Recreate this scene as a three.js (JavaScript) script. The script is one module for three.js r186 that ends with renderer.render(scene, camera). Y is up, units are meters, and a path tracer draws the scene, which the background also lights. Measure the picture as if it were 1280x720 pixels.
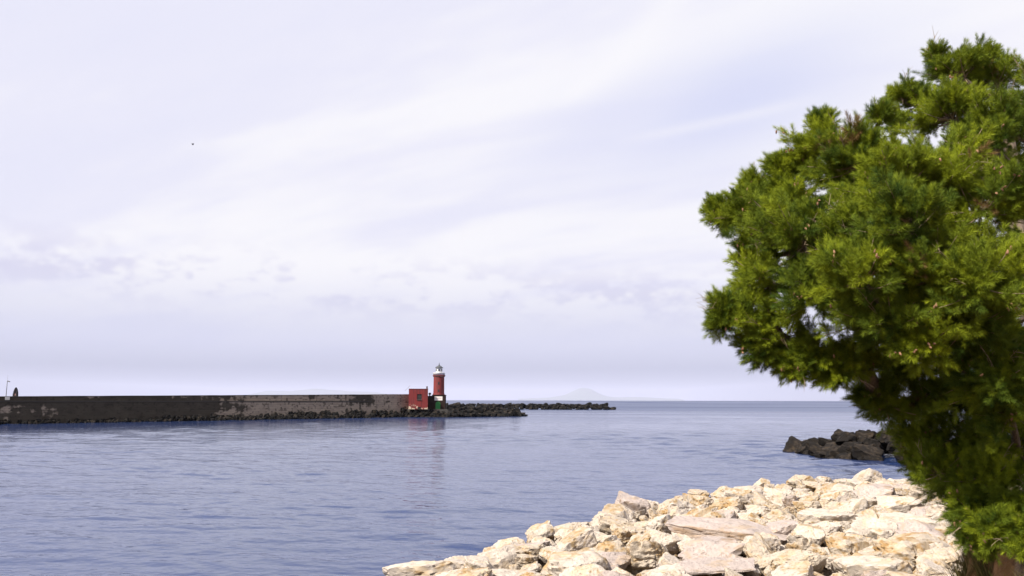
import * as THREE from 'three';
import { mergeGeometries, mergeVertices, toCreasedNormals } from 'three/addons/utils/BufferGeometryUtils.js';

// ------------------------------------------------------------------ camera, sky, sun, exposure
const scene = new THREE.Scene();
const camera = new THREE.PerspectiveCamera(40, 16 / 9, 0.1, 120000);
camera.position.set(0, 6, 0);
camera.rotation.order = 'YXZ';
camera.rotation.set(Math.atan(139.8 / 989), 0, 0.0022);
const renderer = new THREE.WebGLRenderer({ antialias: true });
renderer.toneMapping = THREE.LinearToneMapping;
renderer.toneMappingExposure = 1.85;
renderer.shadowMap.enabled = true;
const EXPOSURE = renderer.toneMappingExposure;

const SUN = new THREE.Vector3(-0.56, 0.73, 0.32).normalize();
const sun = new THREE.DirectionalLight(new THREE.Color().setRGB(1, 0.93, 0.82), 4.7);
sun.position.copy(SUN).multiplyScalar(200);
sun.target.position.set(0, 0, -20);
sun.castShadow = true;
sun.shadow.radius = 2;
sun.shadow.mapSize.set(4096, 4096);
Object.assign(sun.shadow.camera, { left: -60, right: 60, top: 60, bottom: -60, near: 1, far: 500 });
scene.add(sun, sun.target);

// ------------------------------------------------------------------ random numbers and noise
function rng(seed) {
  let a = seed >>> 0;
  return () => { a = (a + 0x6d2b79f5) >>> 0; let t = Math.imul(a ^ (a >>> 15), 1 | a); t = (t + Math.imul(t ^ (t >>> 7), 61 | t)) ^ t; return ((t ^ (t >>> 14)) >>> 0) / 4294967296; };
}
function hash3(x, y, z) {
  let h = Math.imul(x, 374761393) ^ Math.imul(y, 668265263) ^ Math.imul(z, 1440662683);
  h = Math.imul(h ^ (h >>> 13), 1274126177);
  return ((h ^ (h >>> 16)) >>> 0) / 4294967296;
}
const fade = (t) => t * t * (3 - 2 * t);
function vnoise(x, y, z, px = 0, py = 0) {              // value noise 0..1, periodic in x and y when px, py are set
  const xi = Math.floor(x), yi = Math.floor(y), zi = Math.floor(z), u = fade(x - xi), v = fade(y - yi), w = fade(z - zi);
  const m = (a, p) => (p ? ((a % p) + p) % p : a);
  const x0 = m(xi, px), x1 = m(xi + 1, px), y0 = m(yi, py), y1 = m(yi + 1, py);
  const l = (a, b, t) => a + (b - a) * t;
  const k = (zz) => l(l(hash3(x0, y0, zz), hash3(x1, y0, zz), u), l(hash3(x0, y1, zz), hash3(x1, y1, zz), u), v);
  return w === 0 ? k(zi) : l(k(zi), k(zi + 1), w);
}
function fbm(x, y, z, oct = 5, gain = 0.5) {
  let s = 0, a = 1, n = 0;
  for (let i = 0; i < oct; i++) { s += a * vnoise(x, y, z + i * 17.3); n += a; a *= gain; x *= 2.03; y *= 2.03; z *= 2.03; }
  return s / n;
}
function fbmTile(u, v, f, oct, seed, fy = f) {           // u, v in 0..1
  let s = 0, a = 1, n = 0, p = f, q = fy;
  for (let i = 0; i < oct; i++) { s += a * vnoise(u * p, v * q, seed + i * 31, p, q); n += a; a *= 0.55; p *= 2; q *= 2; }
  return s / n;
}
const clamp = (x, a = 0, b = 1) => Math.min(b, Math.max(a, x));
const step = (a, b, x) => fade(clamp((x - a) / (b - a)));
const mix = (a, b, t) => a + (b - a) * t;
const mix3 = (a, b, t) => [mix(a[0], b[0], t), mix(a[1], b[1], t), mix(a[2], b[2], t)];
const toLin = (c) => (c <= 0.04045 ? c / 12.92 : ((c + 0.055) / 1.055) ** 2.4);
const toSrgb = (c) => (c <= 0.0031308 ? c * 12.92 : 1.055 * c ** (1 / 2.4) - 0.055);
const lin255 = (r, g, b) => [toLin(r / 255), toLin(g / 255), toLin(b / 255)];

// ------------------------------------------------------------------ sky: thin high cloud over a pale lavender haze
{
  const W = 3072, H = 1536, data = new Float32Array(W * H * 4);
  const white = lin255(250, 249, 254), pale = lin255(240, 239, 252), blue = lin255(210, 215, 247), low = lin255(146, 150, 174), grey = lin255(214, 212, 238), floor = lin255(170, 172, 195);
  for (let j = 0; j < H; j++) {
    const el = ((j + 0.5) / H - 0.5) * Math.PI;
    for (let i = 0; i < W; i++) {
      const o = (j * W + i) * 4;
      let c;
      if (el < -0.01) c = floor;
      else {
        const az = ((i + 0.5) / W - 0.25) * Math.PI * 2;               // 0 straight ahead, positive to the right
        const y = Math.sin(el), cx = Math.cos(el) * Math.sin(az), cz = Math.cos(el) * Math.cos(az);
        const k = 1 / (y + 0.10), X = cx * k, Z = cz * k;
        const warp = vnoise(X * 0.7 + 3, Z * 0.7, 2.5) - 0.5;
        const A = 0.85 * X - 0.52 * Z, B = 0.52 * X + 0.85 * Z, veil = fbm(A * 0.42 + warp + 5, B * 1.25 + 1.4 * warp, 1.5, 4);        // long soft streaks
        const fine = el < 0.9 ? fbm(A * 1.5 + 1.1 * veil, B * 4.6, 8.5, 4, 0.6) : 0.5;
        let t = step(0.28, 0.62, veil * 0.72 + fine * 0.28);
        c = mix3(blue, mix3(pale, white, step(0.4, 1, t)), 0.70 + 0.30 * t);
        // a clearer gap and bright wisps up on the right, where the veil thins
        const U = az * 57.3, V = el * 57.3;
        const gap = Math.exp(-(((U - 16) / 10) ** 2) - (((V - 20.3 - 0.25 * (U - 16)) / 3.8) ** 2));
        c = mix3(c, blue, gap * clamp(0.7 + 0.7 * (fine - 0.45)));
        c = mix3(c, mix3(blue, pale, 0.5), 0.6 * Math.exp(-(((U - 6) / 6) ** 2) - (((V - 18.5 - 0.42 * (U - 3.2)) / 2.4) ** 2)));
        const wisp = Math.exp(-((((V - 21.6 - 0.42 * (U - 3.2) - 0.02 * (U - 3) ** 2) + 1.6 * (fine - 0.5)) / (0.5 + 0.14 * Math.max(0, U - 3))) ** 2)) * step(2.2, 5, U) * step(20, 9, U);
        c = mix3(c, white, 0.85 * wisp);
        const wisp2 = Math.exp(-(((V - 18.9 - 0.13 * (U - 12) + 0.5 * (fine - 0.5)) / 0.4) ** 2)) * step(6, 12, U) * step(24, 18, U);
        c = mix3(c, white, 0.4 * wisp2);
        // band of broken low cloud
        const b = Math.exp(-(((V - 7.4 + 0.03 * U) / 1.9) ** 2));
        if (b > 0.02) {
          const p = 0.45 * fbm(U * 0.16 + 40, V * 0.5, 4.2, 3) + 0.55 * fbm(U * 0.8 + 11, V * 1.7, 6.2, 5, 0.62);
          c = mix3(c, grey, 0.75 * b * step(0.44, 0.6, p));
          c = mix3(c, white, 0.3 * b * step(0.48, 0.36, p));
        }
        c = mix3(c, lin255(211, 213, 237), 0.9 * step(10, 3, V)); c = mix3(c, low, step(4.6, 0.2, V) ** 1.25);
      }
      data[o] = c[0] / EXPOSURE; data[o + 1] = c[1] / EXPOSURE; data[o + 2] = c[2] / EXPOSURE; data[o + 3] = 1;
    }
  }
  const t = new THREE.DataTexture(data, W, H, THREE.RGBAFormat, THREE.FloatType);
  t.mapping = THREE.EquirectangularReflectionMapping; t.magFilter = THREE.LinearFilter; t.needsUpdate = true;
  scene.background = t; scene.environment = t;
}
scene.fog = new THREE.FogExp2(new THREE.Color().setRGB(0.78, 0.81, 1.0), 0.000020);

// ------------------------------------------------------------------ helpers
function colourMap(w, h, fn, repeat = true) {            // fn(u, v) -> linear rgb
  const d = new Uint8Array(w * h * 4);
  for (let j = 0; j < h; j++) for (let i = 0; i < w; i++) {
    const c = fn((i + 0.5) / w, (j + 0.5) / h), o = (j * w + i) * 4;
    for (let k = 0; k < 3; k++) d[o + k] = Math.round(255 * toSrgb(clamp(c[k])));
    d[o + 3] = 255;
  }
  const t = new THREE.DataTexture(d, w, h); t.colorSpace = THREE.SRGBColorSpace;
  t.magFilter = THREE.LinearFilter; if (repeat) t.wrapS = t.wrapT = THREE.RepeatWrapping; t.needsUpdate = true; return t;
}
function heightMap(w, h, fn) {
  const d = new Uint8Array(w * h * 4);
  for (let j = 0; j < h; j++) for (let i = 0; i < w; i++) { const o = (j * w + i) * 4; d[o] = d[o + 1] = d[o + 2] = Math.round(255 * clamp(fn((i + 0.5) / w, (j + 0.5) / h))); d[o + 3] = 255; }
  const t = new THREE.DataTexture(d, w, h); t.magFilter = THREE.LinearFilter; t.wrapS = t.wrapT = THREE.RepeatWrapping; t.needsUpdate = true; return t;
}
const std = (o) => new THREE.MeshStandardMaterial({ roughness: 0.9, metalness: 0, ...o });
const rgb = (r, g, b) => new THREE.Color().setRGB(r, g, b);
const used = {};
function numbered(n) { used[n] = (used[n] ?? -1) + 1; return used[n] ? n + '_' + String(used[n]).padStart(3, '0') : n; }
function put(name, geometry, material, parent = scene) {
  const m = new THREE.Mesh(geometry, material); m.name = parent === scene ? numbered(name) : name;
  m.castShadow = m.receiveShadow = true; parent.add(m); return m;
}
function tag(o, label, category, group, kind) {
  o.userData = { ...(label && { label }), ...(category && { category }), ...(group && { group }), ...(kind && { kind }) }; return o;
}
function thing(name, label, category, [x, y, z] = [0, 0, 0], turn = 0, group) {
  const g = new THREE.Group(); g.name = numbered(name); g.position.set(x, y, z); g.rotation.y = turn; scene.add(g);
  return tag(g, label, category, group);
}
const structure = (name, g, m) => tag(put(name, g, m), null, null, null, 'structure');
function box(w, h, d, x = 0, y = 0, z = 0) { return new THREE.BoxGeometry(w, h, d).translate(x, y, z); }

// ------------------------------------------------------------------ sea
{
  const xs = [], zs = [];
  { let x = 0; while (x < 9000) { xs.push(x); x += Math.max(0.16, 0.16 * (x / 14) ** 1.35); } xs.push(9000); }
  const X = [...xs.slice(1).reverse().map((v) => -v), ...xs];
  { let z = 14; while (z < 8600) { zs.push(z); z += Math.max(0.12, 0.12 * (z / 42) ** 1.5); } zs.push(8600); }
  zs.unshift(-60, -20, 0, 5, 8, 10, 11.5, 12.5, 13.3);
  const r = rng(11), waves = [];
  for (let i = 0; i < 46; i++) {
    const L = 0.7 * 13 ** (i / 45), a = 1.35 + (r() + r() - 1) * 1.35;            // wavelength 0.7 to 9 m, heading roughly to the shore
    waves.push({ L, kx: Math.cos(a) * 6.2832 / L, kz: Math.sin(a) * 6.2832 / L, A: 0.0038 * L ** 0.80 * (0.6 + 0.8 * r()), p: r() * 6.2832 });
  }
  const nx = X.length, nz = zs.length, pos = new Float32Array(nx * nz * 3), uv = new Float32Array(nx * nz * 2), uv2 = new Float32Array(nx * nz * 2), idx = [];
  let o = 0;
  for (let j = 0; j < nz; j++) {
    const d = zs[j], dz = Math.max(d - (zs[j - 1] ?? d), (zs[j + 1] ?? d) - d);
    for (let i = 0; i < nx; i++) {
      const x = X[i], dx = Math.max(x - (X[i - 1] ?? x), (X[i + 1] ?? x) - x), gust = 0.45 + 1.0 * step(0.3, 0.72, fbm(x * 0.03, d * 0.022, 3.3, 4));
      let y = 0;
      if (dx < 3 && dz < 3) for (const w of waves) {
        const keep = clamp(1.6 - 4.2 * Math.max(dx * Math.abs(w.kx), dz * Math.abs(w.kz)) / 6.2832);
        if (keep > 0) y += keep * w.A * Math.sin(w.kx * x + w.kz * d + w.p);
      }
      pos[o * 3] = x; pos[o * 3 + 1] = y * gust; pos[o * 3 + 2] = -d; uv[o * 2] = x / 19; uv[o * 2 + 1] = d / 19; uv2[o * 2] = x / 1600 + 0.5; uv2[o * 2 + 1] = d / 1600; o++;
      if (i < nx - 1 && j < nz - 1) { const a = j * nx + i; idx.push(a, a + 1, a + nx, a + 1, a + nx + 1, a + nx); }
    }
  }
  const g = new THREE.BufferGeometry();
  g.setAttribute('position', new THREE.BufferAttribute(pos, 3)); g.setAttribute('uv', new THREE.BufferAttribute(uv, 2)); g.setAttribute('uv1', new THREE.BufferAttribute(uv2, 2)); g.setIndex(idx); g.computeVertexNormals();
  const S = 1024, h = new Float32Array(S * S), q = rng(5);
  for (let n = 0; n < 64; n++) {                                                  // short ripples, wavelength 0.16 to 2 m on a 19 m tile
    const L = 0.16 * 12 ** (n / 63), a = 1.4 + (q() + q() - 1) * 1.5, fx = Math.round(Math.cos(a) * 19 / L), fz = Math.round(Math.sin(a) * 19 / L), A = L ** 0.95 * (0.5 + q()), p = q() * 6.28;
    const ex = new Float32Array(S * 2), ez = new Float32Array(S * 2);
    for (let i = 0; i < S; i++) { const t = 6.2832 * i / S; ex[2 * i] = Math.cos(fx * t + p); ex[2 * i + 1] = Math.sin(fx * t + p); ez[2 * i] = Math.cos(fz * t); ez[2 * i + 1] = Math.sin(fz * t); }
    for (let j = 0; j < S; j++) for (let i = 0; i < S; i++) h[j * S + i] += A * (ex[2 * i + 1] * ez[2 * j] + ex[2 * i] * ez[2 * j + 1]);
  }
  let lo = 1e9, hi = -1e9; for (const v of h) { if (v < lo) lo = v; if (v > hi) hi = v; }
  const bump = heightMap(S, S, (u, v) => (h[Math.floor(v * S) * S + Math.floor(u * S)] - lo) / (hi - lo));
  // wind on the water: calm inside the mole, ruffled in lanes and rough on the open sea
  const wind = heightMap(1024, 1024, (u, v) => {
    const x = (u - 0.5) * 1600, d = v * 1600, lane = fbm(x * 0.006 + 3, d * 0.022, 4.5, 4), open = step(300, 520, d + 0.25 * x + 90 * (lane - 0.5));
    return 0.08 + 0.22 * open + 0.13 * step(0.46, 0.68, lane) * (0.2 + 0.8 * step(120, 330, d));
  });
  wind.wrapS = wind.wrapT = THREE.ClampToEdgeWrapping; wind.channel = 1;
  const m = new THREE.MeshPhysicalMaterial({ color: rgb(0.017, 0.033, 0.100), roughness: 1, roughnessMap: wind, metalness: 0, ior: 1.33, bumpMap: bump, bumpScale: 0.048 });
  structure('sea', g, m);
}

// ------------------------------------------------------------------ far hills across the bay
function hill(name, label, x0, x1, z, height, seed, depth) {
  const nx = 90, nz = 14, pos = [], idx = [], r = rng(seed), a = r() * 50;
  for (let j = 0; j <= nz; j++) for (let i = 0; i <= nx; i++) {
    const u = i / nx, v = j / nz, e = Math.sin(Math.PI * v) ** 0.8;
    const ridge = height(u) * (0.86 + 0.28 * fbm(u * 9 + a, v * 2, 0.5, 4));
    pos.push(mix(x0, x1, u), -80 + 80 * e + ridge * e * (0.9 + 0.2 * fbm(u * 14, v * 5, a, 3)), z - (v - 0.5) * depth);
    if (i < nx && j < nz) { const k = j * (nx + 1) + i; idx.push(k, k + 1, k + nx + 1, k + 1, k + nx + 2, k + nx + 1); }
  }
  const g = new THREE.BufferGeometry(); g.setAttribute('position', new THREE.Float32BufferAttribute(pos, 3)); g.setIndex(idx); g.computeVertexNormals();
  structure(name, g, std({ color: rgb(0.07, 0.09, 0.06) }));
}
const bell = (u, c, w) => Math.exp(-(((u - c) / w) ** 2));
hill('hills', '', 520, 12700, -62000, (u) => 100 + 600 * bell(u, 0.42, 0.10) + 200 * bell(u, 0.36, 0.2) + 140 * bell(u, 0.75, 0.2), 3, 8000);
hill('hills', '', -22500, -5900, -62000, (u) => 155 + 700 * bell(u, 0.46, 0.16) + 430 * bell(u, 0.22, 0.1) + 360 * bell(u, 0.7, 0.12), 8, 8000);

// ------------------------------------------------------------------ shore: rubble core, earth bank
const CREST = [[-30, 8, 0.4], [-14, 16.5, 0.5], [-8, 21.5, 0.7], [-4, 23.9, 1], [-1.2, 25.2, 1.5], [1.1, 28, 1.8], [4.8, 32.3, 2], [8.9, 37.4, 2.05], [12.5, 39.2, 2.25], [15.2, 39.3, 2.4], [18.3, 39.4, 2.4], [22, 38.5, 2.4], [30, 38, 2.4], [60, 42, 2.4]];
function crest(x, d) {                                        // signed distance to the crest (seaward positive) and the crest's height
  let best = 1e9, s = 0, h = 0;
  for (let i = 0; i < CREST.length - 1; i++) {
    const [ax, ad, ah] = CREST[i], [bx, bd, bh] = CREST[i + 1], ux = bx - ax, ud = bd - ad, t = clamp(((x - ax) * ux + (d - ad) * ud) / (ux * ux + ud * ud));
    const px = x - ax - t * ux, pd = d - ad - t * ud, D = Math.hypot(px, pd);
    if (D < best) { best = D; h = mix(ah, bh, t); s = Math.sign(ux * pd - ud * px) * D; }
  }
  return [s, h];
}
function bankness(x, d) {                                     // 1 on the earth bank with the pine and on the walk, 0 among the boulders
  const n = fbm(x * 0.6, d * 0.6, 7, 3) - 0.5;
  const m = 1 - Math.hypot((x - 9.3) / 4.9, (d - 9.4) / 4.6) + 0.5 * n, w = (5.2 - d) / 2.4 + 0.5 * n;
  return clamp(Math.max(m * 2.2, w));
}
function ground(x, d) {
  const [s, h] = crest(x, d), base = h - 1.0;
  let y = s > 0 ? base - s * 0.62 : base + Math.min(0.6, -s * 0.03);
  y = Math.max(y, -3);
  const b = bankness(x, d);
  return mix(y, 4.35 + 0.35 * (fbm(x * 0.9, d * 0.9, 2, 4) - 0.5), fade(clamp(b * 1.35))) + 0.34 * (fbm(x * 1.9, d * 1.9, 5, 6, 0.55) - 0.5);
}
{
  const lines = (a, b, f0, f1, fine, coarse) => { const l = []; let t = a; while (t < b) { l.push(t); t += t > f0 && t < f1 ? fine : coarse; } l.push(b); return l; };
  const xl = lines(-30, 60, 4.2, 9.5, 0.05, 0.35), dl = lines(-30, 52, 6.5, 12.5, 0.05, 0.35), nx = xl.length - 1, nd = dl.length - 1, pos = [], uv = [], col = [], idx = [];
  for (let j = 0; j <= nd; j++) for (let i = 0; i <= nx; i++) {
    const x = xl[i], d = dl[j], b = step(0.1, 0.5, bankness(x, d)), y = ground(x, d) + b * (0.20 * (fbm(x * 5, d * 5, 71, 4, 0.6) - 0.5) - 0.10 * step(0.52, 0.6, fbm(x * 3, d * 3, 81, 4))), n = fbm(x * 1.3, d * 1.3, 21, 4);
    pos.push(x + 0.22 * b * (fbm(x * 2.2, y * 2.2, d * 2.2, 5, 0.6) - 0.5), y, -d - 0.22 * b * (fbm(x * 2.2 + 9, y * 2.2, d * 2.2, 5, 0.6) - 0.5)); uv.push((x + 0.7 * y) / 2, (d + 0.8 * y) / 2);
    const c = mix3([0.25, 0.19, 0.13], mix3(mix3([0.25, 0.175, 0.11], [0.38, 0.27, 0.175], step(0.36, 0.5, fbm(x * 4, d * 4, 33, 4))), [0.32, 0.17, 0.065], step(0.52, 0.6, n)), b); col.push(...c);
    if (i < nx && j < nd) { const k = j * (nx + 1) + i; idx.push(k, k + 1, k + nx + 1, k + 1, k + nx + 2, k + nx + 1); }
  }
  const g = new THREE.BufferGeometry();
  g.setAttribute('position', new THREE.Float32BufferAttribute(pos, 3)); g.setAttribute('uv', new THREE.Float32BufferAttribute(uv, 2)); g.setAttribute('color', new THREE.Float32BufferAttribute(col, 3)); g.setIndex(idx); g.computeVertexNormals();
  const soil = colourMap(512, 512, (u, v) => { const n = fbmTile(u, v, 8, 6, 3), p = fbmTile(u, v, 40, 3, 9); const k = 0.45 + 0.55 * n + 0.35 * (p - 0.5); return [k, k * 0.97, k * 0.92]; });
  const soilBump = heightMap(512, 512, (u, v) => 0.5 * fbmTile(u, v, 10, 5, 13) + 0.5 * fbmTile(u, v, 50, 3, 4));
  structure('shore_ground', g, std({ vertexColors: true, map: soil, bumpMap: soilBump, bumpScale: 0.06, roughness: 1 }));
}

// ------------------------------------------------------------------ boulders
const stoneMap = colourMap(768, 768, (u, v) => {
  const a = fbmTile(u, v, 5, 7, 1), b = fbmTile(u, v, 24, 4, 6), pit = step(0.63, 0.72, fbmTile(u, v, 36, 3, 15)), vein = 1 - Math.abs(fbmTile(u, v, 4, 5, 44) - 0.5) * 2;
  const k = 0.84 + 0.36 * (a - 0.5) + 0.26 * (b - 0.5) - 0.10 * pit - 0.05 * step(0.975, 1, vein), warm = step(0.52, 0.68, fbmTile(u, v, 6, 5, 77));
  return [k, k * mix(1, 0.93, warm), k * mix(1, 0.80, warm)];
});
const stoneBump = heightMap(768, 768, (u, v) => 0.5 * fbmTile(u, v, 6, 7, 21) + 0.28 * fbmTile(u, v, 30, 4, 8) + 0.22 * (1 - step(0.60, 0.74, fbmTile(u, v, 36, 3, 15))));
function boulderShape(seed, { flat = 0.72, long = 1.25, planes = 11, detail = 12, stain = 0.3, rough = 0.10, tones }) {
  const r = rng(seed), ns = [];
  for (let i = 0; i < planes; i++) {
    const v = new THREE.Vector3(r() * 2 - 1, r() * 2 - 1, r() * 2 - 1).normalize();
    ns.push({ v, d: 0.56 + 0.40 * r(), stained: r() < stain });
  }
  for (const [x, y, z] of [[0, 1, 0], [0, -1, 0], [1, 0, 0], [-1, 0, 0], [0, 0, 1], [0, 0, -1]])
    ns.push({ v: new THREE.Vector3(x + 0.4 * (r() - 0.5), y + 0.4 * (r() - 0.5), z + 0.4 * (r() - 0.5)).normalize(), d: 0.72 + 0.15 * r(), stained: r() < stain });
  let g = new THREE.IcosahedronGeometry(1, detail); g.deleteAttribute('uv'); g.deleteAttribute('normal'); g = mergeVertices(g, 1e-5);
  const p = g.attributes.position, col = new Float32Array(p.count * 3), v = new THREE.Vector3(), o = r() * 90;
  for (let i = 0; i < p.count; i++) {
    v.fromBufferAttribute(p, i).normalize();
    let sum = 0, best = 9, who = ns[0];
    for (const n of ns) { const c = n.v.dot(v); if (c > 0.05) { const q = n.d / c; sum += Math.exp(-q * 80); if (q < best) { best = q; who = n; } } }
    let R = -Math.log(sum) / 80;
    const n1 = fbm(v.x * 1.9 + o, v.y * 1.9, v.z * 1.9 + o, 3), n2 = fbm(v.x * 6 + o, v.y * 6, v.z * 6, 4, 0.6);
    R *= 1 + rough * 0.9 * (n1 - 0.5) + rough * 1.5 * (n2 - 0.5) - rough * 0.8 * step(0.55, 0.60, fbm(v.x * 2.6, v.y * 2.6 + o, v.z * 2.6, 3));
    p.setXYZ(i, v.x * R * long, v.y * R * flat, v.z * R);
    const patch = fbm(v.x * 2.4 + o, v.y * 2.4 + 9, v.z * 2.4, 5, 0.62);
    const s = clamp((who.stained ? step(0.34, 0.52, patch) : step(0.60, 0.68, patch) * (stain > 0.05 ? 1 : 0.25)));
    const c = mix3(tones[0], mix3(tones[1], tones[2], step(0.45, 0.6, n2)), s * (0.55 + 0.45 * step(0.4, 0.6, n2)));
    col.set(c, i * 3);
  }
  g.setAttribute('color', new THREE.BufferAttribute(col, 3)); g.computeVertexNormals();
  g = toCreasedNormals(g.toNonIndexed(), 0.42);
  const P = g.attributes.position, uv = new Float32Array(P.count * 2), a = new THREE.Vector3(), b = new THREE.Vector3(), c = new THREE.Vector3();
  for (let i = 0; i < P.count; i += 3) {
    a.fromBufferAttribute(P, i); b.fromBufferAttribute(P, i + 1); c.fromBufferAttribute(P, i + 2);
    const n = b.clone().sub(a).cross(c.clone().sub(a)), ax = Math.abs(n.x), ay = Math.abs(n.y), az = Math.abs(n.z);
    [a, b, c].forEach((q, k) => { const s = ax > ay && ax > az ? [q.z, q.y] : ay > az ? [q.x, q.z] : [q.x, q.y]; uv[(i + k) * 2] = s[0] * 0.42 + o; uv[(i + k) * 2 + 1] = s[1] * 0.42 + o; });
  }
  g.setAttribute('uv', new THREE.BufferAttribute(uv, 2));
  g.computeBoundingBox(); g.computeBoundingSphere(); return g;
}
const stoneMat = std({ vertexColors: true, map: stoneMap, bumpMap: stoneBump, bumpScale: 0.045, roughness: 0.95 });
const CREAM = [[0.50, 0.432, 0.368], [0.40, 0.30, 0.185], [0.34, 0.235, 0.12]], OCHRE = [[0.45, 0.38, 0.305], [0.38, 0.265, 0.135], [0.31, 0.19, 0.075]], PINK = [[0.416, 0.348, 0.316], [0.352, 0.264, 0.200], [0.280, 0.192, 0.128]];
const kinds = {
  cream: { shapes: [1, 2, 3, 4, 5, 6, 7].map((s) => boulderShape(s * 13 + 1, { stain: 0.12, tones: CREAM, flat: 0.62 + 0.05 * (s % 4), long: 1 + 0.12 * (s % 4) })), label: 'cream limestone boulder with clean faces', group: 'cream boulders' },
  ochre: { shapes: [1, 2, 3, 4, 5, 6, 7].map((s) => boulderShape(s * 17 + 2, { stain: 0.42, rough: 0.14, tones: OCHRE, flat: 0.62 + 0.06 * (s % 4), long: 1 + 0.1 * (s % 4) })), label: 'limestone boulder with rusty ochre stains', group: 'ochre stained boulders' },
  pink: { shapes: [1, 2, 3, 4].map((s) => boulderShape(s * 19 + 5, { stain: 0.15, tones: PINK, planes: 7, flat: 0.6 + 0.05 * s, long: 1.2 })), label: 'pinkish grey angular limestone block', group: 'pinkish grey blocks' },
  slab: { shapes: [1, 2, 3].map((s) => boulderShape(s * 23 + 7, { stain: 0.03, tones: PINK, planes: 5, rough: 0.07, flat: 0.30, long: 1.9 })), label: 'flat pale limestone slab', group: 'flat slabs' },
};
const rocks = [];                                             // {x, d, r, ...}
function addRock(kind, x, d, r, y, turn, tilt, pick, squash = [1, 1, 1], label) { rocks.push({ kind, x, d, r: r * 0.92, size: r, y, turn, tilt, pick, squash, label }); }
function buildRocks() {                                       // the 300 that show largest are things, the rest is loose fill
  const seen = (q) => q.d > 16.5 && Math.abs(q.x) < 0.67 * q.d && (6 - q.y) / q.d < 0.245 && crest(q.x, q.d)[0] < 1.2 && q.x < 0.57 * q.d + 0.5;
  const order = rocks.map((q) => ({ q, rank: (q.label ? 9 : 0) + (seen(q) ? 1 : 0) + q.size / q.d })).sort((a, b) => b.rank - a.rank), fill = {};
  order.forEach(({ q, rank }, i) => {
    const k = kinds[q.kind], shape = k.shapes[q.pick % k.shapes.length];
    if (i < 300 && rank > 1) {
      const m = put('limestone_boulder', shape, stoneMat), [s] = crest(q.x, q.d), near = Math.hypot(q.x - 7.15, q.d - 26.3) < 3.2;
      const where = near ? 'beside the largest flat slab' : q.x > 0.50 * q.d ? 'under the overhanging pine' : s > -2.2 ? 'on the crest of the riprap against the water' : 'in the middle of the riprap';
      m.position.set(q.x, q.y, -q.d); m.rotation.set(q.tilt[0], q.turn, q.tilt[1], 'YXZ'); m.scale.set(q.size * q.squash[0], q.size * q.squash[1], q.size * q.squash[2]);
      const big = q.size > 0.8 ? 'large ' : q.size < 0.5 ? 'small ' : 'medium ';
      tag(m, q.label ?? big + k.label + ' ' + where, 'boulder', q.label ? undefined : big + k.group + ' ' + where);
    } else (fill[q.kind] ??= []).push(q);
  });
  const M = new THREE.Matrix4(), e = new THREE.Euler(), qt = new THREE.Quaternion();
  for (const [kind, list] of Object.entries(fill)) {
    const im = new THREE.InstancedMesh(kinds[kind].shapes[1], stoneMat, list.length); im.name = 'riprap_fill' + (used.riprap_fill ? '_' + String(used.riprap_fill).padStart(3, '0') : ''); used.riprap_fill = (used.riprap_fill ?? 0) + 1;
    list.forEach((q, i) => im.setMatrixAt(i, M.compose(new THREE.Vector3(q.x, q.y, -q.d), qt.setFromEuler(e.set(q.tilt[0], q.turn, q.tilt[1], 'YXZ')), new THREE.Vector3(q.size * q.squash[0], q.size * q.squash[1], q.size * q.squash[2]))));
    im.castShadow = im.receiveShadow = true; scene.add(im); tag(im, { cream: 'loose cream limestone filling between the larger shore boulders', ochre: 'loose ochre stained limestone filling between the larger shore boulders', pink: 'loose pinkish grey limestone filling between the larger shore boulders', slab: 'loose flat limestone pieces between the larger shore boulders' }[kind], 'rubble', null, 'stuff');
  }
}
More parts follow.
